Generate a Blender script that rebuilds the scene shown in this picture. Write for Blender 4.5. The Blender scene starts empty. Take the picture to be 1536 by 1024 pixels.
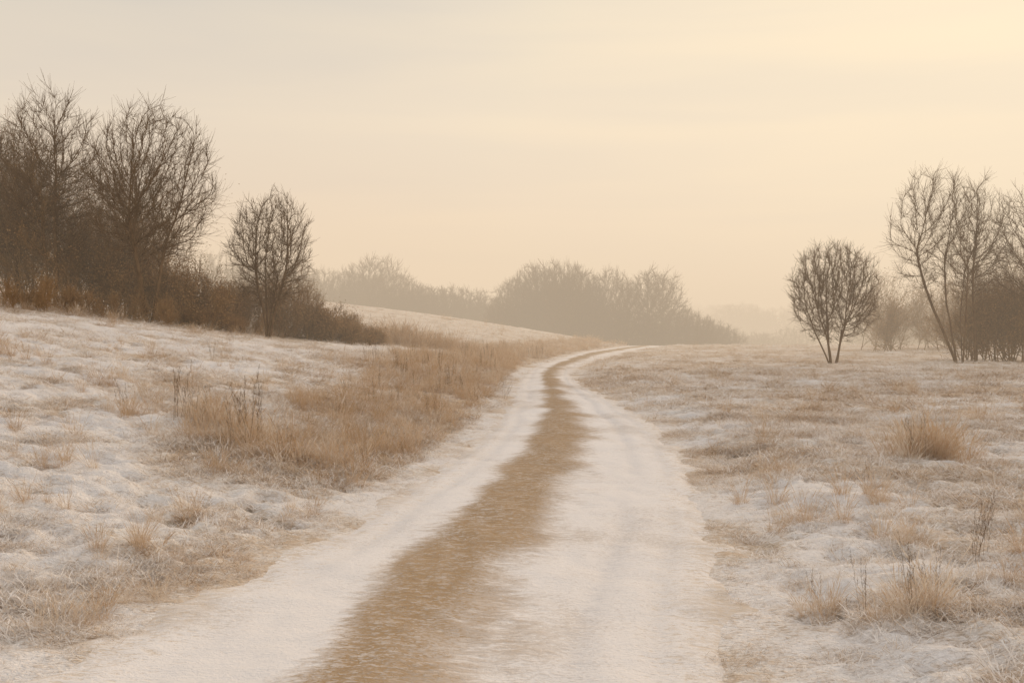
import bpy, math, time, numpy as np
from mathutils import Vector
scene = bpy.context.scene
scene.view_settings.view_transform = 'Standard'
scene.view_settings.look = 'None'
scene.view_settings.exposure = 0
RNG = np.random.default_rng(7)

# ------------------------------------------------------------ noise
def _h(ix, iy, s):
    n = (ix.astype(np.int64) * 374761393 + iy.astype(np.int64) * 668265263 + s * 1442695041) & 0xffffffff
    n = ((n ^ (n >> 13)) * 1274126177) & 0xffffffff
    n = ((n ^ (n >> 16)) * 2246822519) & 0xffffffff
    return ((n ^ (n >> 15)) & 0xffffff) / float(0xffffff)
def vn(x, y, s=0):
    ix = np.floor(x); iy = np.floor(y); fx = x - ix; fy = y - iy
    fx = fx * fx * (3 - 2 * fx); fy = fy * fy * (3 - 2 * fy)
    a = _h(ix, iy, s); b = _h(ix + 1, iy, s); c = _h(ix, iy + 1, s); d = _h(ix + 1, iy + 1, s)
    return (a * (1 - fx) + b * fx) * (1 - fy) + (c * (1 - fx) + d * fx) * fy
def fbm(x, y, o=4, s=0):
    r = 0; a = .5; t = 0
    for i in range(o):
        r = r + a * vn(x, y, s + i * 17); t += a; a *= .5
        x, y = x * 2.03 * .8 - y * 2.03 * .6, x * 2.03 * .6 + y * 2.03 * .8
    return r / t
def sstep(a, b, x):
    t = np.clip((x - a) / (b - a), 0, 1); return t * t * (3 - 2 * t)

# ------------------------------------------------------------ path layout (world metres)
PY = [-12, -5, 4.75, 6.2, 8.2, 12.1, 17, 23, 28, 34, 40, 46, 63.5, 80, 90, 100, 125]
PL = [-3.6, -3.1, -2.3, -2.0, -1.5, -.85, -.36, -.05, .05, .25, .62, 1.4, 3.9, 7.8, 10.6, 13.8, 22]
PSL = [-2.0, -1.6, -1.07, -.93, -.68, .0, .45, .80, .92, 1.02, 1.38, 2.1, 4.8, 8.9, 11.7, 14.8, 23]
PSR = [-1.1, -.8, -.32, -.08, .28, .92, 1.26, 1.33, 1.37, 1.49, 1.93, 2.8, 5.8, 9.9, 12.7, 15.8, 24]
PR = [.4, .7, 1.10, 1.32, 1.68, 2.2, 2.5, 2.33, 2.1, 2.1, 2.55, 3.5, 7.1, 11.1, 14, 17.2, 26]
_yy = np.linspace(-12, 125, 2741)
def _sm(v):
    a = np.interp(_yy, PY, v)
    w = np.clip(_yy * .08, .5, 4)
    out = np.zeros_like(a); ws = 0
    for k in np.linspace(-1, 1, 21):
        g = 1 - abs(k); out += g * np.interp(_yy + k * w, _yy, a); ws += g
    return out / ws
_L, _SL, _SR, _R = map(_sm, (PL, PSL, PSR, PR))
fL = lambda y: np.interp(y, _yy, _L)
fSL = lambda y: np.interp(y, _yy, _SL)
fSR = lambda y: np.interp(y, _yy, _SR)
fR = lambda y: np.interp(y, _yy, _R)

def terrain_base(x, y):
    L = fL(y); R = fR(y)
    S = np.interp(y, [0, 10, 30, 42, 52, 70, 95, 140], [.13, .15, .16, .13, .115, .135, .175, .12])
    dl = np.maximum(0, L - x)
    z = S * (np.sqrt(dl * dl + .8 ** 2) - .8)
    z = 6.5 * np.tanh(z / 6.5)
    dr = np.maximum(0, x - R)
    z = z + .08 * sstep(0, 1.5, dr) + .25 * sstep(3, 20, dr) * (fbm(x * .06, y * .06, 2, 5) - .5) * 2
    z = z - 8 * (1 - np.exp(-(np.maximum(0, y - 88) / 45) ** 2))
    z = z + sstep(230, 470, y) * (15 + 9 * (fbm(x * .006, y * .003, 3, 9) - .5))
    return z
def rough(x, y):
    ridg = 1 - 2 * np.abs(fbm(x * 2.2 + 3, y * 2.8, 3, 2) - .5)
    return (fbm(x * .7, y * .7, 2, 1) - .5) * .16 + (ridg - .8) * .15 + (fbm(x * 6, y * 8, 3, 3) - .5) * .10
def terrain(x, y):
    L = fL(y); R = fR(y)
    off = np.maximum(np.maximum(L - x, x - R) + (fbm(x * 1.5, y * 1.5, 2, 71) - .5) * .4 + .15, 0)
    m = sstep(.0, 1.1, off)
    near = np.interp(y, [0, 40, 90], [1, .8, .4])
    z = terrain_base(x, y) + m * (rough(x, y) + .02) * near
    inside = sstep(-.05, .35, np.minimum(x - L, R - x)) * (y < 120)
    return z - .05 * inside * (1 - m)

def grassiness(x, y):
    L = fL(y); R = fR(y)
    dl = L - x; dr = x - R
    p = fbm(x * .35, y * .35, 3, 21)
    q = fbm(x * 1.2, y * 1.2, 3, 22)
    w = np.interp(y, [5, 9, 12, 20, 40, 60, 90], [.2, 1.2, 2.8, 3.4, 5, 5, 4])
    band = sstep(.15, .6, dl) * (1 - sstep(w * .8, w * 1.5, dl + (p - .5) * 3)) * sstep(8, 11.5, y)
    edge_x = np.interp(y, [26, 30, 35, 42, 50, 58], [-18, -15, -12, -9, -6.3, -3.5])
    fr = np.exp(-((x - edge_x + .5) / 2.2) ** 2) * sstep(25, 29, y) * (1 - sstep(58, 66, y))
    left = np.clip(.30 + (q - .5) * 1.4 + (p - .5) * .8, .06, .8) * sstep(-.7, -.1, dl)
    left = np.maximum(left, .45 * sstep(50, 65, y) * (dl > 0))
    right = np.clip(.50 + (q - .5) * 1.3 + (p - .5) * .8 + .12 * sstep(10, 25, y), .15, 1) * sstep(-.7, -.1, dr)
    return np.clip(np.maximum(np.maximum(band * .95, fr), np.where(dl > -.7, left, np.where(dr > -.7, right, 0))), 0, 1)

# ------------------------------------------------------------ mesh helpers
def mk_mesh(name, V, Q, smooth=True):
    me = bpy.data.meshes.new(name)
    V = np.ascontiguousarray(V, dtype=np.float32).reshape(-1, 3)
    Q = np.ascontiguousarray(Q, dtype=np.int32); k = Q.shape[1]
    me.vertices.add(len(V)); me.vertices.foreach_set('co', V.ravel())
    me.loops.add(Q.size); me.loops.foreach_set('vertex_index', Q.ravel())
    me.polygons.add(len(Q)); me.polygons.foreach_set('loop_start', np.arange(0, Q.size, k, dtype=np.int32))
    me.update(calc_edges=True)
    me.polygons.foreach_set('use_smooth', np.full(len(Q), smooth))
    return me
def add_obj(name, me, mat, link=True):
    o = bpy.data.objects.new(name, me)
    if mat: me.materials.append(mat)
    if link: scene.collection.objects.link(o)
    return o
def fattr(me, name, arr):
    a = me.attributes.new(name, 'FLOAT', 'POINT'); a.data.foreach_set('value', np.ascontiguousarray(arr, dtype=np.float32).ravel())
def grid_quads(ny, nx):
    i = np.arange(ny * nx).reshape(ny, nx)
    return np.stack([i[:-1, :-1], i[:-1, 1:], i[1:, 1:], i[1:, :-1]], -1).reshape(-1, 4)
def norm(v): return v / np.maximum(np.linalg.norm(v, axis=-1, keepdims=True), 1e-9)

def tubes(P, Rr, S):
    N, K, _ = P.shape
    T = norm(np.gradient(P, axis=1))
    ref = np.where(np.abs(T[:, :1, 2:3]) > .9, np.array([1., 0, 0]), np.array([0, 0, 1.]))
    U = norm(np.cross(T, ref)); W = np.cross(T, U)
    a = np.arange(S) / S * 2 * np.pi
    V = P[:, :, None] + Rr[:, :, None, None] * (U[:, :, None] * np.cos(a)[:, None] + W[:, :, None] * np.sin(a)[:, None])
    idx = np.arange(N * K * S).reshape(N, K, S); nx = np.roll(idx, -1, 2)
    Q = np.stack([idx[:, :-1], nx[:, :-1], nx[:, 1:], idx[:, 1:]], -1).reshape(-1, 4)
    return V.reshape(-1, 3), Q
def join(parts):
    Vs = []; Qs = []; o = 0
    for V, Q in parts:
        Vs.append(V); Qs.append(Q + o); o += len(V)
    return np.concatenate(Vs), np.concatenate(Qs)

def poly(rng, base, d, L, K, trop, wig):
    N = len(base); P = np.zeros((N, K, 3)); P[:, 0] = base; d = norm(d)
    for k in range(1, K):
        d = norm(d + np.array([0, 0, 1.]) * trop / K + rng.normal(0, wig, (N, 3)))
        P[:, k] = P[:, k - 1] + d * (L / (K - 1))[:, None]
    return P
def grow(rng, base, d, L, r, levels, trop0=.2, wig0=.05, K0=9, S0=8):
    parts = []
    P = poly(rng, base, d, L, K0, trop0, wig0)
    tt = np.linspace(0, 1, K0); R = r[:, None] * (1 - .9 * tt ** .8) * (1 + .5 * np.exp(-tt * 14))
    parts.append(tubes(P, R, S0))
    for lv in levels:
        N, K, _ = P.shape; n = lv['n']
        par = np.repeat(np.arange(N), n)
        t = (np.tile(np.arange(n), N) + rng.random(N * n)) / n
        t = lv['t0'] + (1 - lv['t0']) * t
        f = t * (K - 1); i = np.minimum(f.astype(int), K - 2); fr = (f - i)
        b = P[par, i] * (1 - fr)[:, None] + P[par, i + 1] * fr[:, None]
        tg = norm(P[par, i + 1] - P[par, i])
        pr = R[par, i] * (1 - fr) + R[par, i + 1] * fr
        rv = norm(rng.normal(0, 1, (N * n, 3))); perp = norm(np.cross(tg, rv))
        ang = np.radians(lv['ang'] * rng.uniform(.6, 1.4, N * n)) * (1.2 - .5 * t)
        dd = tg * np.cos(ang)[:, None] + perp * np.sin(ang)[:, None]
        ln = L[par] * lv['ratio'] * (1.2 - lv.get('tl', .5) * t) * rng.uniform(.6, 1.2, N * n)
        ln = np.maximum(ln, lv.get('lmin', .12))
        Kc = lv['K']
        rr = np.maximum(np.minimum(pr * lv.get('rr', .6), ln * .022 + .003), lv.get('rmin', .005))
        P = poly(rng, b, dd, ln, Kc, lv['trop'], lv['wig'])
        tt = np.linspace(0, 1, Kc); R = rr[:, None] * (1 - .7 * tt); L = ln
        parts.append(tubes(P, R, lv['S']))
    V, Q = join(parts)
    return V, Q, P[:, -1]

def colonize(rng, stems, c, er, A, step, dk, di, trop, pockets=9):
    """space-colonisation branching: stems = list of polylines; returns nodes, parents"""
    n = A; a = norm(rng.normal(0, 1, (n, 3))) * (rng.random(n) ** (1 / 2.6))[:, None]
    a = a * er * (1 + .05 * rng.normal(0, 1, (n, 1))) + c
    for _ in range(pockets):
        pc = c + norm(rng.normal(0, 1, 3)) * er * rng.uniform(.5, 1.05); rad = rng.uniform(.14, .28) * er.min()
        a = a[np.linalg.norm(a - pc, axis=1) > rad]
    P = []; par = []
    for s in stems:
        for k, p in enumerate(s):
            P.append(p); par.append(-1 if k == 0 else len(P) - 2)
    P = np.array(P); par = list(par)
    def near(a, Q, off):
        d = np.linalg.norm(a[:, None] - Q[None], axis=2); j = d.argmin(1)
        return d[np.arange(len(a)), j], j + off
    nd, ni = near(a, P, 0)
    cnt = np.zeros(60000, int)
    for it in range(140):
        act = nd < di
        if not act.any(): break
        u, inv = np.unique(ni[act], return_inverse=True)
        s = np.zeros((len(u), 3)); np.add.at(s, inv, norm(a[act] - P[ni[act]]))
        ok = cnt[u] < 3
        u = u[ok]; s = s[ok]
        if len(u) == 0: break
        cnt[u] += 1
        d = norm(norm(s) + np.array([0, 0, trop]) + rng.normal(0, .12, s.shape))
        new = P[u] + d * step
        off = len(P); P = np.concatenate([P, new]); par += list(u)
        d2, j2 = near(a, new, off)
        m = d2 < nd; nd[m] = d2[m]; ni[m] = j2[m]
        keep = nd > dk
        a = a[keep]; nd = nd[keep]; ni = ni[keep]
        if len(a) == 0 or len(P) > 14000: break
    return P, np.array(par)

def tree_mesh(name, seed, H, crown_c, crown_r, nst=1, spread=.15, lean=(0, 0), bspread=.05, A=1500, rtip=.006, pw=2.2, fork=.5, twigs=4.0, twl=(.25, .7), twr=.0042, trop=.35, step=None, dk=None, sides=4, pockets=9):
    rng = np.random.default_rng(seed)
    sc = H / 8.
    step = step or .17 * sc; dk = dk or .27 * sc
    stems = []
    for i in range(nst):
        az = i / nst * 6.283 + rng.uniform(0, .9); sp = spread * rng.uniform(.6, 1.25) if nst > 1 else 0
        d = norm(np.array([[math.cos(az) * sp + lean[0], math.sin(az) * sp * .9 + lean[1], 1.]]))
        b = np.array([[math.cos(az) * bspread, math.sin(az) * bspread, -.05]])
        L = H * fork * rng.uniform(.8, 1.15); K = max(6, int(L / step))
        stems.append(poly(rng, b, d, np.array([L]), K, .25, .035)[0])
    P, par = colonize(rng, stems, np.array(crown_c, float), np.array(crown_r, float), A, step, dk, 2.6 * sc, trop, pockets)
    n = len(P); acc = np.zeros(n); kids = np.zeros(n, int)
    for i in range(n - 1, -1, -1):
        if kids[i] == 0: acc[i] = rtip ** pw
        if par[i] >= 0: acc[par[i]] += acc[i]; kids[par[i]] += 1
    R = acc ** (1 / pw)
    R *= 1 + .35 * np.exp(-np.maximum(P[:, 2], 0) / (.05 * H))
    for _ in range(2):
        m = par >= 0; Pn = P.copy(); Pn[m] = P[m] * .7 + P[par[m]] * .3
        P = np.where((kids > 0)[:, None], Pn, P)
    e = np.where(par >= 0)[0]; pr = par[e]
    dirs = np.zeros((n, 3)); dirs[e] = norm(P[e] - P[pr])
    rs = np.minimum(R[pr], R[e] * 1.5)
    parts = []
    big = R[e] > .03
    for msk, S in ((big, 7), (~big, sides)):
        ee = e[msk]; pp = pr[msk]
        if len(ee): parts.append(tubes(np.stack([P[pp], P[ee] + dirs[ee] * R[ee, None] * .3], 1), np.stack([rs[msk], R[ee]], 1), S))
    thin = e[R[e] < rtip * 4.5]
    k = rng.integers(0, len(thin), int(len(thin) * twigs)); b = P[thin[k]]; tg = dirs[thin[k]]
    perp = norm(np.cross(tg, rng.normal(0, 1, tg.shape))); ang = np.radians(rng.uniform(12, 50, len(k)))
    dd = tg * np.cos(ang)[:, None] + perp * np.sin(ang)[:, None]
    ln = rng.uniform(twl[0], twl[1], len(k)) * sc
    parts.append(tubes(poly(rng, b, dd, ln, 4, .4, .06), np.linspace(twr * 1.2, twr * .7, 4)[None].repeat(len(k), 0), 3))
    V, Q = join(parts)
    print(name, 'nodes', n, 'verts', len(V))
    return mk_mesh(name, V, Q)

# ------------------------------------------------------------ node helpers
def new_mat(name):
    m = bpy.data.materials.new(name); m.use_nodes = True
    nt = m.node_tree; nt.nodes.clear()
    return m, nt
class NT:
    def __init__(s, nt): s.nt = nt
    def n(s, t, **k):
        nd = s.nt.nodes.new(t)
        for a, v in k.items(): setattr(nd, a, v)
        return nd
    def put(s, sock, v):
        if hasattr(v, 'is_output'): s.nt.links.new(v, sock)
        elif v is not None: sock.default_value = v
    def math(s, op, a, b=None, c=None, clamp=False):
        nd = s.n('ShaderNodeMath', operation=op, use_clamp=clamp)
        s.put(nd.inputs[0], a); s.put(nd.inputs[1], b)
        if c is not None: s.put(nd.inputs[2], c)
        return nd.outputs[0]
    def mix(s, f, a, b, blend='MIX'):
        nd = s.n('ShaderNodeMix', data_type='RGBA', blend_type=blend)
        s.put(nd.inputs[0], f); s.put(nd.inputs[6], a); s.put(nd.inputs[7], b)
        return nd.outputs[2]
    def noise(s, vec, scale, detail=4, rough=.55, dist=0):
        nd = s.n('ShaderNodeTexNoise'); s.put(nd.inputs['Vector'], vec)
        nd.inputs['Scale'].default_value = scale; nd.inputs['Detail'].default_value = detail
        nd.inputs['Roughness'].default_value = rough; nd.inputs['Distortion'].default_value = dist
        return nd.outputs[0]
    def remap(s, v, a, b, c=0., d=1.):
        nd = s.n('ShaderNodeMapRange', interpolation_type='SMOOTHSTEP'); s.put(nd.inputs[0], v)
        for i, q in enumerate((a, b, c, d)): nd.inputs[1 + i].default_value = q
        return nd.outputs[0]
    def mapping(s, vec, scale, rot=(0, 0, 0)):
        nd = s.n('ShaderNodeMapping'); s.put(nd.inputs[0], vec); nd.inputs['Scale'].default_value = scale; nd.inputs['Rotation'].default_value = rot
        return nd.outputs[0]
    def attr(s, name, inst=False):
        nd = s.n('ShaderNodeAttribute', attribute_name=name)
        if inst: nd.attribute_type = 'INSTANCER'
        return nd.outputs['Fac']
def C(r, g, b): return (r, g, b, 1)

SNOW = C(.83, .785, .75); SNOW_W = C(.79, .735, .675)
# ground
mg, nt = new_mat('frosty_ground'); T = NT(nt)
co = T.n('ShaderNodeTexCoord').outputs['Object']
g = T.attr('grass'); cav = T.attr('cav'); big = T.attr('big')
n2 = T.noise(co, 9, 3, .65)
n3 = T.noise(T.mapping(co, (22, 50, 30), (0, 0, .5)), 1, 2, .7, .8)
v = T.math('ADD', T.math('MULTIPLY', g, 1.0), T.math('MULTIPLY', T.math('SUBTRACT', n2, .5), 1.5))
v = T.math('ADD', v, T.math('MULTIPLY', T.math('SUBTRACT', n3, .5), 2.0))
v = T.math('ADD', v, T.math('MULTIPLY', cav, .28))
fac = T.remap(v, .08, .92, 0, .86)
tan = T.mix(big, C(.68, .525, .38), C(.56, .415, .28))
tan = T.mix(T.remap(n3, .5, .68, 0, .55), tan, C(.27, .20, .13))
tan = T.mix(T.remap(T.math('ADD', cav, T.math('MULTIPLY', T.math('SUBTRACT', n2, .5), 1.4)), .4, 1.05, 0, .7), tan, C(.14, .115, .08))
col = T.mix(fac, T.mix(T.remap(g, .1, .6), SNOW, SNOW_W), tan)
b = T.n('ShaderNodeBump'); b.inputs['Distance'].default_value = .035; b.inputs['Strength'].default_value = .7
T.put(b.inputs['Height'], T.math('ADD', T.math('MULTIPLY', n2, 1.6), T.math('MULTIPLY', n3, 1.5)))
p = T.n('ShaderNodeBsdfDiffuse'); T.put(p.inputs['Color'], col)
T.put(p.inputs['Normal'], b.outputs[0])
nt.links.new(p.outputs[0], T.n('ShaderNodeOutputMaterial').inputs[0])

# track
mt, nt = new_mat('snowy_dirt_track'); T = NT(nt)
co = T.n('ShaderNodeTexCoord').outputs['Object']
sl = T.attr('s_left'); sr = T.attr('s_right'); nb = T.attr('nb'); rt = T.attr('rut')
nf = T.noise(T.mapping(co, (8, 20, 20), (0, 0, .12)), 1, 4, .72, .5)
nf2 = T.noise(T.mapping(co, (30, 62, 40), (0, 0, .1)), 1, 2, .7, .6)
wob = T.math('ADD', T.math('MULTIPLY', T.math('SUBTRACT', nb, .5), .5), T.math('MULTIPLY', T.math('SUBTRACT', nf, .5), .8))
a = T.remap(T.math('ADD', sl, wob), -.14, .16)
c2 = T.remap(T.math('ADD', sr, T.math('MULTIPLY', wob, 1.6)), -.32, .32)
strip = T.math('MULTIPLY', a, c2)
speck = T.remap(T.math('ADD', nf2, T.math('MULTIPLY', nf, .8)), .84, 1.12, 1, .4)
strip = T.math('MULTIPLY', strip, speck)
dirt = T.mix(nb, C(.35, .24, .135), C(.46, .325, .20))
dirt = T.mix(T.remap(nf2, .46, .66, 0, .65), dirt, C(.19, .125, .07))
e = T.attr('edge')
gr = T.remap(T.math('ADD', e, T.math('MULTIPLY', T.math('SUBTRACT', T.math('ADD', nf, T.math('MULTIPLY', nf2, .7)), .85), 2.4)), .34, -.30, 0, .7)
snow = T.mix(gr, SNOW, C(.60, .48, .35))
snow = T.mix(T.remap(T.math('ADD', nf2, T.math('MULTIPLY', nb, .7)), .86, 1.06, 0, .42), snow, C(.5, .41, .32))
snow = T.mix(T.math('MULTIPLY', rt, T.remap(nf, .4, .65, .1, .45)), snow, C(.55, .53, .53))
col = T.mix(strip, snow, dirt)
b = T.n('ShaderNodeBump'); b.inputs['Strength'].default_value = .55; b.inputs['Distance'].default_value = .024
T.put(b.inputs['Height'], T.math('ADD', nf, T.math('MULTIPLY', nf2, .8)))
p = T.n('ShaderNodeBsdfDiffuse'); T.put(p.inputs['Color'], col)
T.put(p.inputs['Normal'], b.outputs[0])
nt.links.new(p.outputs[0], T.n('ShaderNodeOutputMaterial').inputs[0])

def grass_mat(name, c_a, c_b, c_f, fbase=0., tr=.2):
    m, nt = new_mat(name); T = NT(nt)
    rnd = T.n('ShaderNodeObjectInfo').outputs['Random']
    co = T.n('ShaderNodeTexCoord').outputs['Object']
    nn = T.noise(co, 14, 0, .6)
    f = T.attr('frost', True)
    base = T.mix(rnd, c_a, c_b)
    base = T.mix(T.remap(nn, .35, .7), base, T.mix(.5, base, C(.2, .13, .07)))
    fac = T.remap(T.math('ADD', T.math('ADD', f, fbase), T.math('MULTIPLY', T.math('SUBTRACT', nn, .5), 1.6)), 0., 1.)
    col = T.mix(fac, base, c_f)
    d = T.n('ShaderNodeBsdfDiffuse'); T.put(d.inputs[0], col)
    out = T.n('ShaderNodeOutputMaterial').inputs[0]
    if tr:
        t = T.n('ShaderNodeBsdfTranslucent'); T.put(t.inputs[0], col)
        mx = T.n('ShaderNodeMixShader'); mx.inputs[0].default_value = tr
        nt.links.new(d.outputs[0], mx.inputs[1]); nt.links.new(t.outputs[0], mx.inputs[2]); nt.links.new(mx.outputs[0], out)
    else: nt.links.new(d.outputs[0], out)
    return m
m_short = grass_mat('frosted_short_grass', C(.70, .53, .36), C(.52, .38, .25), C(.88, .83, .78), tr=0)
m_tall = grass_mat('dry_tall_grass', C(.66, .48, .31), C(.54, .37, .225), C(.80, .71, .60), tr=.2)
m_weed = grass_mat('dead_weed', C(.20, .13, .075), C(.28, .185, .11), C(.5, .43, .36), tr=0)

def bark(name, c1, c2):
    m, nt = new_mat(name); T = NT(nt)
    co = T.n('ShaderNodeTexCoord').outputs['Object']
    nn = T.noise(T.mapping(co, (9, 9, 2)), 1, 2, .65)
    col = T.mix(T.remap(nn, .3, .7), c1, c2)
    p = T.n('ShaderNodeBsdfDiffuse'); T.put(p.inputs['Color'], col)
    nt.links.new(p.outputs[0], T.n('ShaderNodeOutputMaterial').inputs[0])
    return m
m_bark = bark('winter_bark', C(.12, .075, .04), C(.21, .14, .08))
m_thick = bark('thicket_twigs', C(.21, .13, .06), C(.33, .215, .11))
m_leaf = bark('withered_leaves', C(.30, .185, .09), C(.42, .27, .14))
m_dist = bark('distant_bark', C(.12, .08, .045), C(.17, .12, .07))

# ------------------------------------------------------------ ground sheet
def axis(segs):
    out = []
    for a, b, d0, d1 in segs:
        x = a; s = 1 if b > a else -1
        while (b - x) * s > 0:
            out.append(x); f = abs((x - a) / (b - a)); x += s * (d0 + (d1 - d0) * f)
    return out
ys = axis([(-15, 3, 1, .1), (3, 16, .045, .06), (16, 45, .06, .25), (45, 130, .25, 1.2), (130, 600, 2, 12), (600, 2500, 20, 150)]) + [2500]
xp = axis([(0, 9, .045, .07), (9, 32, .08, .35), (32, 100, .4, 3), (100, 1500, 6, 120)]) + [1500]
xn = [-v for v in xp[1:]][::-1]
xs = np.array(xn + xp); ys = np.array(ys)
X, Y = np.meshgrid(xs, ys)
Z = terrain(X, Y)
me = mk_mesh('ground', np.stack([X, Y, Z], -1), grid_quads(len(ys), len(xs)))
fattr(me, 'grass', grassiness(X, Y) * np.interp(Y, [0, 90, 200], [1, 1, .8]))
fattr(me, 'big', fbm(X * 1.1, Y * 1.1, 4, 41))
offg = np.maximum(fL(Y) - X, X - fR(Y))
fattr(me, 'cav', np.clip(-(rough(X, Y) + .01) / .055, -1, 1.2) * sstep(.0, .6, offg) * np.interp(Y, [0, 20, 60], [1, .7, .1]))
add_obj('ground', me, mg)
print('ground verts', X.size)

# ------------------------------------------------------------ track sheet
ty = np.array(axis([(-12, 3, .3, .1), (3, 20, .05, .08), (20, 50, .1, .3), (50, 122, .3, .8)]))
NU = 90
u = np.linspace(0, 1, NU)
Lx = fL(ty) - .6; Rx = fR(ty) + .6
TX = Lx[:, None] + (Rx - Lx)[:, None] * u; TY = np.repeat(ty[:, None], NU, 1)
ed = np.minimum(TX - fL(TY), fR(TY) - TX)
SLv = TX - fSL(TY); SRv = fSR(TY) - TX
TZ = terrain_base(TX, TY) + .014 + .03 * (fbm(TX * 1.8, TY * 1.3, 3, 31) - .5) * 2 + .018 * (fbm(TX * 8, TY * 7, 2, 32) - .5)
mid = (TX - .5 * (fSL(TY) + fSR(TY)))
TZ += .03 * np.exp(-(mid / .45) ** 2)
wv = (fbm(TX * 0 + 2, TY * .35, 2, 61) - .5) * .25
ruts = 0
for off_, wd, am in ((-.50, .09, .8), (-.85, .08, .45), (.50, .09, 1.), (.85, .07, .6)):
    cxr = np.where(off_ < 0, fSL(TY) + off_ * (fSL(TY) - fL(TY)), fSR(TY) + off_ * .85 * (fR(TY) - fSR(TY))) + wv
    ruts = ruts + am * np.exp(-((TX - cxr) / wd) ** 2)
ruts = ruts * sstep(.3, .6, fbm(TX * .8, TY * .5, 2, 62) + .12)
TZ -= .022 * ruts
edn = ed + (fbm(TX * 2.5, TY * 2.0, 3, 91) - .5) * .8 * sstep(.5, .0, ed)
TZ -= .09 * (1 - sstep(-.6, .35, edn)) + .2 * (1 - sstep(-.6, -.45, ed))
me = mk_mesh('dirt_track', np.stack([TX, TY, TZ], -1), grid_quads(len(ty), NU))
ws = np.interp(TY, [5, 34, 90], [1, .8, .8])
fattr(me, 's_left', SLv / ws); fattr(me, 's_right', SRv / ws); fattr(me, 'edge', ed); fattr(me, 'nb', fbm(TX * 1.6, TY * 1.0, 4, 44)); fattr(me, 'rut', np.clip(ruts, 0, 1))
add_obj('dirt_track', me, mt)

# ------------------------------------------------------------ GN scatter
def scatter(name, P, rot, scl, idx, frost, sources):
    coll = bpy.data.collections.new(name + '_kinds')
    for s in sources: coll.objects.link(s)
    me = bpy.data.meshes.new(name); me.vertices.add(len(P)); me.vertices.foreach_set('co', np.ascontiguousarray(P, dtype=np.float32).ravel())
    for nm, arr in (('rot', rot), ('scl', scl)):
        a = me.attributes.new(nm, 'FLOAT_VECTOR', 'POINT'); a.data.foreach_set('vector', np.ascontiguousarray(arr, dtype=np.float32).ravel())
    a = me.attributes.new('idx', 'INT', 'POINT'); a.data.foreach_set('value', np.ascontiguousarray(idx, dtype=np.int32))
    fattr(me, 'frost', frost)
    o = add_obj(name, me, None)
    ng = bpy.data.node_groups.new(name, 'GeometryNodeTree')
    ng.interface.new_socket('Geometry', in_out='INPUT', socket_type='NodeSocketGeometry')
    ng.interface.new_socket('Geometry', in_out='OUTPUT', socket_type='NodeSocketGeometry')
    N = ng.nodes; gi = N.new('NodeGroupInput'); go = N.new('NodeGroupOutput')
    ip = N.new('GeometryNodeInstanceOnPoints'); ci = N.new('GeometryNodeCollectionInfo')
    ci.inputs['Collection'].default_value = coll; ci.inputs['Separate Children'].default_value = True; ci.inputs['Reset Children'].default_value = True
    def na(nm, dt):
        n = N.new('GeometryNodeInputNamedAttribute'); n.data_type = dt; n.inputs['Name'].default_value = nm
        return n.outputs['Attribute']
    lk = ng.links.new
    lk(gi.outputs[0], ip.inputs['Points']); lk(ci.outputs[0], ip.inputs['Instance']); ip.inputs['Pick Instance'].default_value = True
    lk(na('idx', 'INT'), ip.inputs['Instance Index']); lk(na('rot', 'FLOAT_VECTOR'), ip.inputs['Rotation']); lk(na('scl', 'FLOAT_VECTOR'), ip.inputs['Scale'])
    lk(ip.outputs[0], go.inputs[0])
    md = o.modifiers.new('scatter', 'NODES'); md.node_group = ng
    return o

def blades(rng, n, rad, h0, h1, lean, droop, w, K, prof, comb=0.):
    a = rng.uniform(0, 2 * np.pi, n); r = rad * np.sqrt(rng.random(n))
    base = np.stack([r * np.cos(a), r * np.sin(a), np.full(n, -.02)], -1)
    az = a * (1 - comb) + rng.normal(0, .9, n); ln = rng.uniform(h0, h1, n)
    tilt = np.abs(rng.normal(0, lean, n)) + r / max(rad, 1e-6) * lean * .5
    P = np.zeros((n, K, 3)); P[:, 0] = base
    for k in range(1, K):
        tl = tilt + droop * rng.uniform(.3, 1.2, n) * (k / (K - 1)) ** 1.5
        d = np.stack([np.sin(tl) * np.cos(az), np.sin(tl) * np.sin(az), np.cos(tl)], -1)
        P[:, k] = P[:, k - 1] + d * (ln / (K - 1))[:, None]
    P[:, :, 2] = np.maximum(P[:, :, 2], -.02)
    wa = rng.uniform(0, np.pi, n); wd = np.stack([np.cos(wa), np.sin(wa), np.zeros(n)], -1)
    W = w * rng.uniform(.6, 1.3, n)[:, None] * np.array(prof)
    V = np.stack([P - wd[:, None] * W[..., None], P + wd[:, None] * W[..., None]], 2)
    i = np.arange(n * K * 2).reshape(n, K, 2)
    Q = np.stack([i[:, :-1, 0], i[:, :-1, 1], i[:, 1:, 1], i[:, 1:, 0]], -1).reshape(-1, 4)
    return V.reshape(-1, 3), Q
short_src = []
for i in range(6):
    r = np.random.default_rng(100 + i)
    V, Q = blades(r, 64, .15 + .03 * (i % 3), .08, .19 + .06 * (i % 2), .75, 1.4, .0030, 4, [1, 1, .8, .2], (i % 3) * .4)
    short_src.append(add_obj('short_grass_tuft_%d' % i, mk_mesh('short_grass', V, Q), m_short, False))
tall_src = []
for i in range(6):
    r = np.random.default_rng(200 + i)
    A = blades(r, 45, .10, .28, .75 if i % 2 else .55, .25, .5, .0018, 6, [1, .9, .8, .8, 2.0, .3])
    B = blades(r, 70, .14, .12, .32, .5, 1.1, .0024, 4, [1, 1, .8, .2])
    V, Q = join([A, B])
    tall_src.append(add_obj('tall_grass_tuft_%d' % i, mk_mesh('tall_grass', V, Q), m_tall, False))
weed_src = []
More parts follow.
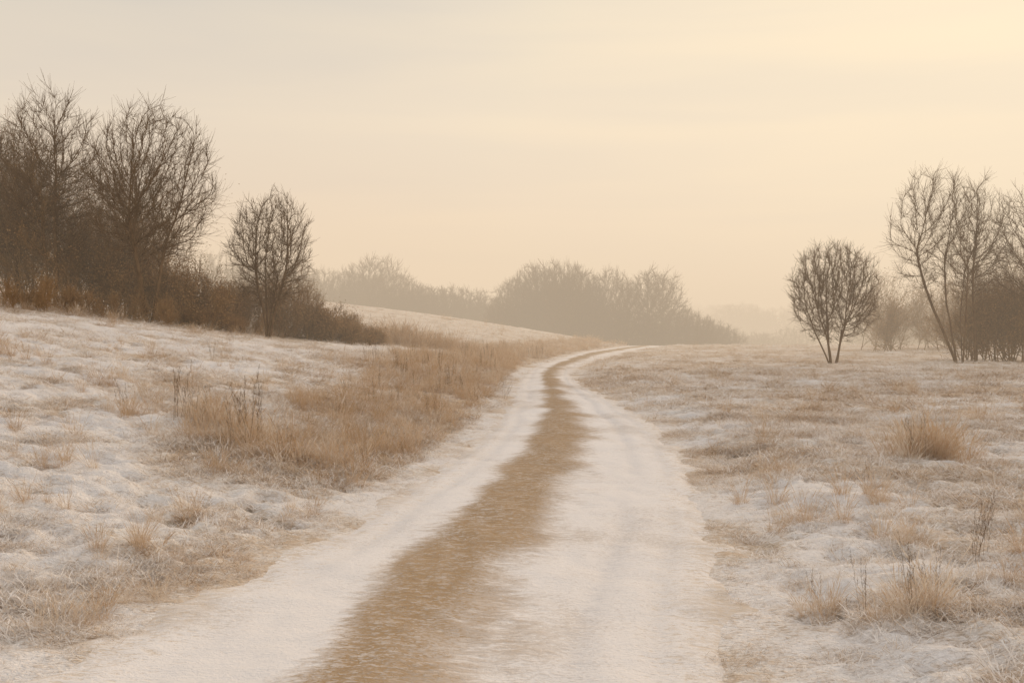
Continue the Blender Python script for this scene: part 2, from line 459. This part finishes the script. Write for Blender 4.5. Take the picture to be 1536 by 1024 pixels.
for i in range(4):
    r = np.random.default_rng(300 + i); n = 5
    base = np.stack([r.normal(0, .07, n), r.normal(0, .07, n), np.full(n, -.03)], -1)
    d = np.stack([r.normal(0, .1, n), r.normal(0, .1, n), np.ones(n)], -1)
    V, Q, _ = grow(r, base, d, r.uniform(.45, .95, n), np.full(n, .003), [
        dict(n=10, t0=.4, ang=24, ratio=.12, trop=.5, wig=.08, K=4, S=3, rr=.7, rmin=.0014, lmin=.02),
        dict(n=4, t0=.3, ang=40, ratio=.4, trop=.2, wig=.1, K=3, S=3, rr=.9, rmin=.0022, lmin=.01)], trop0=.1, wig0=.03, K0=7, S0=4)
    weed_src.append(add_obj('dead_weed_stalks_%d' % i, mk_mesh('dead_weed', V, Q), m_weed, False))

def sample(rng, n, x0, x1, y0, y1, dens):
    x = rng.uniform(x0, x1, n); y = rng.uniform(y0, y1, n)
    k = rng.random(n) < dens(x, y)
    return x[k], y[k]
def put(x, y, dz=-.01): return np.stack([x, y, terrain(x, y) + dz], -1)
def rots(rng, n, tilt=.12): return np.stack([rng.normal(0, tilt, n), rng.normal(0, tilt, n), rng.uniform(0, 6.28, n)], -1)
def offpath(x, y): return np.maximum(fL(y) - x, x - fR(y))

def dshort(x, y):
    g = grassiness(x, y); o = offpath(x, y)
    c = fbm(x * 1.8, y * 1.8, 2, 78)
    return np.clip((g * 1.5 + .15) * (.32 + 1.45 * sstep(.35, .65, c)), 0, 1) * sstep(-.3, .25, o + (fbm(x * 2, y * 2, 2, 77) - .5) * .9)
xs_, ys_, sc_ = [], [], []
for (n, x0, x1, y0, y1, s) in [(13000, -5, 5, 2.5, 7, .62), (42000, -10.5, 11.5, 3.5, 18, .95), (14000, -20, 22, 18, 38, 1.7), (10000, -32, 44, 38, 92, 2.6)]:
    x, y = sample(RNG, n, x0, x1, y0, y1, dshort)
    k = np.abs(x) < y * .75 + 3
    x = x[k]; y = y[k]
    xs_.append(x); ys_.append(y); sc_.append(np.full(len(x), s))
x = np.concatenate(xs_); y = np.concatenate(ys_); s = np.concatenate(sc_); n = len(x)
s = s * RNG.uniform(.4, 1.25, n) * (.6 + .6 * grassiness(x, y)) * np.interp(offpath(x, y), [-.2, .8], [.45, 1])
sv = np.stack([s, s, s * RNG.uniform(.5, 1., n) / np.maximum(1, s * .8)], -1)
g_ = grassiness(x, y)
frost = np.clip(.92 - .58 * g_ + RNG.normal(0, .24, n), 0, 1)
scatter('frosted_grass', put(x, y), rots(RNG, n), sv, RNG.integers(0, 6, n), frost, short_src)
print('short', n)

def dtall(x, y):
    g = grassiness(x, y); left = x < fL(y)
    c = fbm(x * 1.1, y * 1.1, 3, 55)
    dl = np.where(left, sstep(.55, .98, g) * sstep(.40, .66, c + .10), .08 * sstep(.5, 1, g) * sstep(.45, .65, c))
    dl = np.maximum(dl, np.where(left, .05, .045) * (y < 30) * sstep(.5, .68, c))
    return dl * (offpath(x, y) > .2)
x1, y1 = sample(RNG, 15000, -14, 14, 4.5, 26, dtall)
x2, y2 = sample(RNG, 16000, -24, 20, 26, 92, dtall)
clumps = [
    (4.95, 12.1, .42, 26, 1.0), (5.5, 12.6, .5, 12, .8), (2.25, 5.5, .2, 9, .62), (1.85, 5.9, .12, 4, .5), (2.4, 8.5, .3, 9, .45), (3.3, 9.2, .2, 6, .6),
    (3.6, 6.9, .2, 5, .55), (-8.9, 17.5, .4, 9, .7), (-2.8, 8.3, .22, 6, .45), (-3.8, 8.0, .25, 6, .4), (-2.3, 6.2, .16, 5, .4), (-2.55, 5.6, .2, 6, .45),
    (-2.85, 7.0, .2, 6, .42), (-1.95, 8.9, .2, 5, .4), (-4.3, 9.6, .3, 7, .55), (-5.0, 13, .35, 10, .7), (-3.9, 13.0, .45, 18, .9), (-3.3, 12.0, .3, 10, .9),
    (-2.4, 11.2, .5, 22, .8), (-1.9, 12.5, .5, 16, .7), (-7.2, 12.5, .3, 7, .6), (-6.5, 16, .4, 8, .6), (8, 17, .4, 8, .7), (9.5, 24, .6, 10, .8), (6.5, 9.5, .3, 7, .6), (4.2, 6.0, .25, 6, .5),
    (-2.9, 10.2, .3, 7, .5), (-1.7, 10.4, .25, 6, .45), (3.0, 11, .3, 6, .5), (5.6, 8.2, .3, 7, .5),
    (-7.6, 47, 1.2, 40, 1.9), (-5.6, 49.5, 1.3, 60, 2.1), (-3.6, 51, 1.2, 36, 1.7), (3.1, 6.1, .3, 8, .42), (2.9, 7.6, .3, 8, .45), (4.4, 8.0, .3, 8, .5)]
cx = []; cy = []; cs = []
for a, b_, sp, k, sc in clumps:
    cx.append(RNG.normal(a, sp * .6, k)); cy.append(RNG.normal(b_, sp * .6, k)); cs.append(RNG.uniform(.7, 1.15, k) * sc)
cx = np.concatenate(cx); cy = np.concatenate(cy); cs = np.concatenate(cs)
x = np.concatenate([x1, x2, cx]); y = np.concatenate([y1, y2, cy]); n = len(x)
s = np.concatenate([RNG.uniform(.25, .68, len(x1)) * np.interp(y1, [5, 10], [.75, 1]), RNG.uniform(.5, 1.1, len(x2)), cs])
frost = np.clip(RNG.normal(.28, .24, n) + .10 * sstep(10, 5, y) - .15 * ((y > 44) & (y < 55) & (x < -2)), 0, 1)
frost = np.clip(frost + np.where(x < fL(y), 0, .08), 0, 1)
scatter('dry_tall_grass', put(x, y), rots(RNG, n, .1), np.stack([s, s, s * RNG.uniform(.8, 1.15, n)], -1), RNG.integers(0, 6, n), frost, tall_src)
print('tall', n)

W = [(-3.15, 11.8, 1.15), (-3.3, 12.1, 1.15), (-3.25, 12.0, 1.0), (-4.2, 13, .9), (-4.0, 12.6, .8), (-4.35, 12.8, .9), (-3.0, 11.9, .9), (-5.1, 13.2, .7), (2.2, 5.4, .5), (2.35, 5.6, .5), (2.0, 5.6, .4), (3.2, 7.0, .7), (3.3, 7.1, .5),
     (-2.5, 11, .6), (1.8, 5.9, .35), (4.9, 12, .8), (5.1, 12.3, .8), (3.35, 9.3, .5), (-5.5, 50, 1.6), (-4.6, 51, 1.5), (-6.3, 49, 1.6), (-4, 50, 1.3), (-7, 48, 1.8), (-3.2, 50, 1.2), (-5, 48.5, 1.5)]
for a, b_ in zip(*sample(RNG, 1300, -12, 2, 9, 60, lambda x, y: .3 * (grassiness(x, y) > .75) * (x < fL(y)))): W.append((a, b_, RNG.uniform(.35, .75) * (1.3 if b_ > 25 else 1)))
W = np.array(W); n = len(W)
scatter('dead_weeds', put(W[:, 0], W[:, 1]), rots(RNG, n, .08), np.repeat(W[:, 2:3], 3, 1), RNG.integers(0, 4, n), np.clip(RNG.normal(.1, .15, n), 0, 1), weed_src)

# ------------------------------------------------------------ trees
t0_ = time.time()
def gz(x, y): return float(terrain_base(np.array([x]), np.array([y]))[0])
def tree(x, y, H, cc, cr, seed, **k):
    me = tree_mesh('bare_tree', seed, H, cc, cr, **k)
    o = add_obj('bare_tree', me, m_bark); o.location = (x, y, gz(x, y) - .08); return o
tree(-16.6, 36, 8.4, (0, 0, 4.9), (1.9, 1.8, 3.1), 11, nst=2, spread=.10, A=2100, fork=.6)
tree(-12.75, 35, 8.0, (.1, 0, 4.9), (2.3, 2.1, 2.95), 12, nst=3, spread=.13, A=2600, fork=.5)
tree(-9.3, 38, 5.9, (.1, 0, 3.35), (1.6, 1.5, 2.35), 33, nst=4, spread=.16, A=1800, fork=.45, pockets=3, trop=.45)
tree(-18.9, 38, 7.0, (0, 0, 4.3), (2.2, 2, 2.5), 14, nst=3, spread=.15, A=1500)
tree(-21.2, 39, 7.6, (0, 0, 4.6), (2.3, 2.1, 2.8), 15, nst=2, spread=.12, A=1500)
tree(-14.9, 39.5, 6.6, (0, 0, 4.1), (1.6, 1.6, 2.4), 16, nst=2, spread=.15, A=1300)
tree(14.2, 44, 5.7, (0, 0, 3.2), (2.05, 1.9, 2.3), 21, nst=7, spread=.40, bspread=.12, A=2600, fork=.35, rtip=.0055, trop=.3, pw=2.3, pockets=3)
tree(19.8, 44, 8.8, (-1.0, 0, 5.7), (2.2, 1.8, 2.9), 22, nst=4, spread=.18, lean=(-.12, 0), bspread=.14, A=1600, fork=.55, twigs=3.4)
tree(21.0, 45, 8.6, (.1, 0, 5.6), (1.45, 1.4, 2.9), 23, nst=2, spread=.08, A=1200, fork=.6, twigs=3.4)
tree(23.3, 44, 8.2, (-.3, 0, 5.3), (1.9, 1.8, 2.8), 24, nst=2, spread=.14, lean=(-.06, 0), A=1300, fork=.5, twigs=3.4)

def thicket(name, pts, seed, leaf=0, mat=m_thick, lvn=(9, 7, 5), r0=.03, ls=.03, fall=1.6, leaf_mat=None):
    r = np.random.default_rng(seed); pts = np.array(pts); n = len(pts)
    base = np.stack([pts[:, 0], pts[:, 1], terrain_base(pts[:, 0], pts[:, 1]) - .1], -1)
    d = np.stack([r.normal(0, .25, n), r.normal(0, .25, n), np.ones(n)], -1)
    V, Q, tips = grow(r, base, d, pts[:, 2] * .75, np.full(n, r0), [
        dict(n=lvn[0], t0=.08, ang=36, ratio=.55, trop=.4, wig=.07, K=6, S=3, rr=.7, rmin=.009, tl=.3),
        dict(n=lvn[1], t0=.2, ang=36, ratio=.5, trop=.25, wig=.08, K=5, S=3, rr=.7, rmin=.007, lmin=.25, tl=.3),
        dict(n=lvn[2], t0=.2, ang=36, ratio=.6, trop=.1, wig=.08, K=4, S=3, rr=.8, rmin=.0055, lmin=.18, tl=.3)], trop0=.25, wig0=.08, K0=8, S0=5)
    me = mk_mesh(name, V, Q); o = add_obj(name, me, mat)
    if leaf:
        k = r.integers(0, len(tips), leaf); c = tips[k] + r.normal(0, .14, (leaf, 3))
        z0 = terrain_base(c[:, 0], c[:, 1]); keep = r.random(leaf) < np.exp(-np.maximum(c[:, 2] - z0 - .8, 0) / fall); c = c[keep]; m = len(c)
        u_ = norm(r.normal(0, 1, (m, 3))) * ls; w_ = norm(np.cross(u_, r.normal(0, 1, (m, 3)))) * ls * .5
        VL = np.stack([c - u_, c - w_, c + u_, c + w_], 1).reshape(-1, 3)
        lo = add_obj('withered_leaves', mk_mesh('withered_leaves', VL, np.arange(m * 4).reshape(m, 4), False), leaf_mat or m_leaf)
        lo.parent = o
    return o
r = np.random.default_rng(5)
xx = r.uniform(-27, -14.3, 140)
pts = [(a, r.uniform(37, 43.5), h * np.interp(a, [-17, -14.3], [1, .8])) for a, h in zip(xx, r.uniform(3.0, 6.8, 140))]
thicket('thicket', pts, 51, 100000, fall=3.4, ls=.034)
xx = r.uniform(-16.5, -11, 46); pts = [(a, 36.6 + r.uniform(0, 3), np.interp(a, [-16.5, -13, -11], [3.2, 2.4, 2.0]) * r.uniform(.7, 1.15)) for a in xx]
thicket('thicket', pts, 52, 40000, ls=.034)
xx = np.concatenate([r.uniform(-12, -7.9, 52), r.uniform(-7.9, -6.2, 14)]); pts = [(a, 40 + (a + 12) * .9 + r.uniform(-1, 2), np.interp(a, [-12, -9.5, -8.6, -7.8, -6.2], [1.9, 2.6, 2.3, 1.3, .6]) * r.uniform(.6, 1.1)) for a in xx]
thicket('thicket', pts, 53, 44000)
xx = r.uniform(21.7, 26, 62); pts = [(a, 45.5 + r.uniform(0, 3.5), np.interp(a, [21.7, 23, 26], [2.8, 4.6, 5.2]) * r.uniform(.6, 1.1)) for a in xx]
thicket('thicket', pts, 54, 60000, fall=3.5, ls=.036)
xx = r.uniform(24, 36, 60); pts = [(a, 64 + r.uniform(0, 7), r.uniform(2.4, 5.0)) for a in xx]
thicket('thicket', pts, 55, 36000, fall=3, ls=.05)
pts = []
for t in r.random(80):
    yb = 30 + t * 17; xb = np.interp(yb, [30, 35, 42, 50, 56], [-15.5, -12.3, -9.2, -6.6, -4.2]); pts.append((xb + r.normal(0, .5), yb + r.uniform(0, 1.5), r.uniform(.5, 1.1) * (1 - .4 * t)))
thicket('bramble', pts, 56, 22000, m_leaf, (9, 6, 4), .014, .022)

dk_ = dict(rtip=.014, twr=.012, twigs=3.2, twl=(.3, .8), step=.22, dk=.38, sides=3, pockets=6, pw=2.2)
dm = [tree_mesh('distant_tree', 61, 10, (0, 0, 5.7), (3.4, 3.4, 3.9), nst=2, spread=.2, A=1900, fork=.45, **dk_),
      tree_mesh('distant_tree', 62, 10, (0, 0, 6.0), (2.3, 2.3, 3.7), nst=1, A=1200, fork=.5, **dk_),
      tree_mesh('distant_tree', 63, 10, (0, 0, 4.9), (4.6, 4.6, 4.7), nst=5, spread=.5, A=2800, fork=.25, **dk_)]
dsrc = [add_obj('distant_tree_kind_%d' % i, m_, m_dist, False) for i, m_ in enumerate(dm)]
D = []
for a, zt, k, w in [(.4, 8.8, 2, .8), (2.6, 10.0, 0, 1), (4.8, 10.6, 0, 1.1), (6.8, 10.2, 2, .7), (8.8, 9.8, 0, .9), (10.2, 8.0, 2, .6), (12.4, 9.6, 0, .8), (14, 8.3, 1, 1.),
                    (16.8, 9.3, 1, 1.2), (19.6, 9.2, 1, 1.2), (2.2, 6.6, 2, 1.0), (4.5, 7.2, 2, 1.0), (7, 7.0, 2, 1.0), (9.4, 6.2, 2, 1.1), (12.5, 4.8, 2, 1.2), (15.5, 4.0, 2, 1.2), (21.5, 4.4, 2, 1.2), (23.8, 3.6, 2, 1.2), (26, 3.0, 2, 1.3), (28, 2.0, 2, 1.3), (18.5, 3.6, 2, 1.2), (-1.2, 6.0, 2, .9)]:
    D.append((a, 125 + RNG.uniform(-4, 8), zt, k, w))
for a, zt, k, w in [(-19.5, 12.3, 0, 1.3), (-23.5, 10.4, 2, 1.0), (-27, 10.3, 2, 1.), (-31, 11.3, 2, 1.), (-16, 9.2, 2, 1.3), (-12.5, 8.0, 2, 1.5), (-9.5, 7.9, 2, 1.5), (-7, 7.6, 2, 1.6), (-4.5, 6.4, 2, 1.6), (-2.5, 5.4, 2, 1.6), (-36, 12, 0, 1), (-42, 13, 2, 1), (-21, 9.4, 2, 1.2), (-14, 7.4, 2, 1.2)]:
    D.append((a, 140 + RNG.uniform(-3, 5), zt, k, w))
for a in np.arange(28, 120, 5.5): D.append((a + RNG.uniform(-2, 2), 175 + RNG.uniform(-10, 25), RNG.uniform(.5, 4) + (a > 70) * 5, 2, 1.6))
for yy, zt0 in ((300, 6), (370, 9), (440, 12)):
    for a in np.arange(-160, 300, 8): D.append((a + RNG.uniform(-3, 3), yy + RNG.uniform(-20, 20), zt0 + RNG.uniform(-1.2, 1.2) + 2 * np.sin(a * .03), 2, 1.8))
D = np.array(D); gzv = terrain_base(D[:, 0], D[:, 1])
h = np.maximum(D[:, 2] - gzv, 3.5) / 10.
scatter('distant_trees', np.stack([D[:, 0], D[:, 1], gzv - .2], -1), np.stack([0 * h, 0 * h, RNG.uniform(0, 6.28, len(h))], -1), np.stack([h * D[:, 4] * .85, h * D[:, 4] * .85, h], -1), D[:, 3].astype(int), 0 * h, dsrc)
print('trees time', time.time() - t0_)

# ------------------------------------------------------------ valley mist (absorbing volume, haze light painted in as emission)
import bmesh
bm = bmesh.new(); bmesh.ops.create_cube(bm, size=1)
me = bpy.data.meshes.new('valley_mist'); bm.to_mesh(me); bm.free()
mm, nt = new_mat('glowing_mist'); T = NT(nt)
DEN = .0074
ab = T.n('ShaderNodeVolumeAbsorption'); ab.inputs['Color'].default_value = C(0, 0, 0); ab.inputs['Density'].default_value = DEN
em = T.n('ShaderNodeEmission'); em.inputs[0].default_value = C(.84, .665, .48); em.inputs[1].default_value = DEN  # constant glow stands in for daylight scattered in the haze
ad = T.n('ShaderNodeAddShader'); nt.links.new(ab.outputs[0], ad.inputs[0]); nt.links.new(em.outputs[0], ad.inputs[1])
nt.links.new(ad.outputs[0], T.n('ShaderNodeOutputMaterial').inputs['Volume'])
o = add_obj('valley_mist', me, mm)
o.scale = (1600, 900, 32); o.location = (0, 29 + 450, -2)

# ------------------------------------------------------------ sky, sun
AZ, EL = 34, 17
w = bpy.data.worlds.new('World'); scene.world = w; w.use_nodes = True
nt = w.node_tree; nt.nodes.clear(); T = NT(nt)
sky = T.n('ShaderNodeTexSky'); sky.sky_type = 'NISHITA'; sky.sun_disc = False
sky.sun_elevation = math.radians(EL); sky.sun_rotation = math.radians(AZ); sky.dust_density = 4
co = T.n('ShaderNodeTexCoord').outputs['Generated']
sx = T.n('ShaderNodeSeparateXYZ'); T.put(sx.inputs[0], co)
el = sx.outputs[2]
ramp = T.n('ShaderNodeValToRGB'); T.put(ramp.inputs[0], T.math('MAXIMUM', el, 0))
cr = ramp.color_ramp; cr.elements[0].position = 0; cr.elements[0].color = C(.84, .655, .48)
cr.elements[1].position = 1; cr.elements[1].color = C(.82, .80, .81)
for ps, c in ((.10, C(.865, .695, .54)), (.2, C(.82, .71, .585)), (.33, C(.68, .63, .56)), (.6, C(.78, .74, .71))):
    e_ = cr.elements.new(ps); e_.color = c
sd = Vector((math.sin(math.radians(AZ)) * math.cos(math.radians(EL)), math.cos(math.radians(AZ)) * math.cos(math.radians(EL)), math.sin(math.radians(EL))))
dp = T.n('ShaderNodeVectorMath', operation='DOT_PRODUCT'); T.put(dp.inputs[0], co); dp.inputs[1].default_value = sd
gl = T.math('POWER', T.math('MAXIMUM', dp.outputs['Value'], 0), 5)
cl = T.noise(T.mapping(co, (1.2, 1.2, 9), (.04, .06, 0)), 1.6, 3, .5, .4)
veil = T.mix(T.math('MULTIPLY', gl, .9, clamp=True), ramp.outputs[0], C(1.08, .90, .65))
veil = T.mix(1., veil, T.mix(T.remap(cl, .3, .7), C(.94, .955, .985), C(1.035, 1.025, 1.0)), 'MULTIPLY')
sk = T.mix(1., sky.outputs[0], C(.1, .1, .1), 'MULTIPLY')
skc = T.n('ShaderNodeVectorMath', operation='MINIMUM'); T.put(skc.inputs[0], sk); skc.inputs[1].default_value = (1., .85, .65)
col = T.mix(.92, skc.outputs[0], veil)
bg = T.n('ShaderNodeBackground'); T.put(bg.inputs[0], col); bg.inputs[1].default_value = 1.0
nt.links.new(bg.outputs[0], T.n('ShaderNodeOutputWorld').inputs[0])
ld = bpy.data.lights.new('sun', 'SUN'); ld.energy = 2.0; ld.angle = math.radians(5); ld.color = (1, .74, .48)
lo = bpy.data.objects.new('sun', ld); scene.collection.objects.link(lo)
lo.rotation_euler = (-sd).to_track_quat('-Z', 'Y').to_euler()

# ------------------------------------------------------------ camera
cd = bpy.data.cameras.new('camera'); cd.lens = 35; cd.sensor_width = 36; cd.clip_end = 5000; cd.clip_start = .05
cam = bpy.data.objects.new('camera', cd); scene.collection.objects.link(cam)
cam.location = (0, 0, 1.7); cam.rotation_euler = (math.radians(90 - .84), 0, 0)
scene.camera = cam
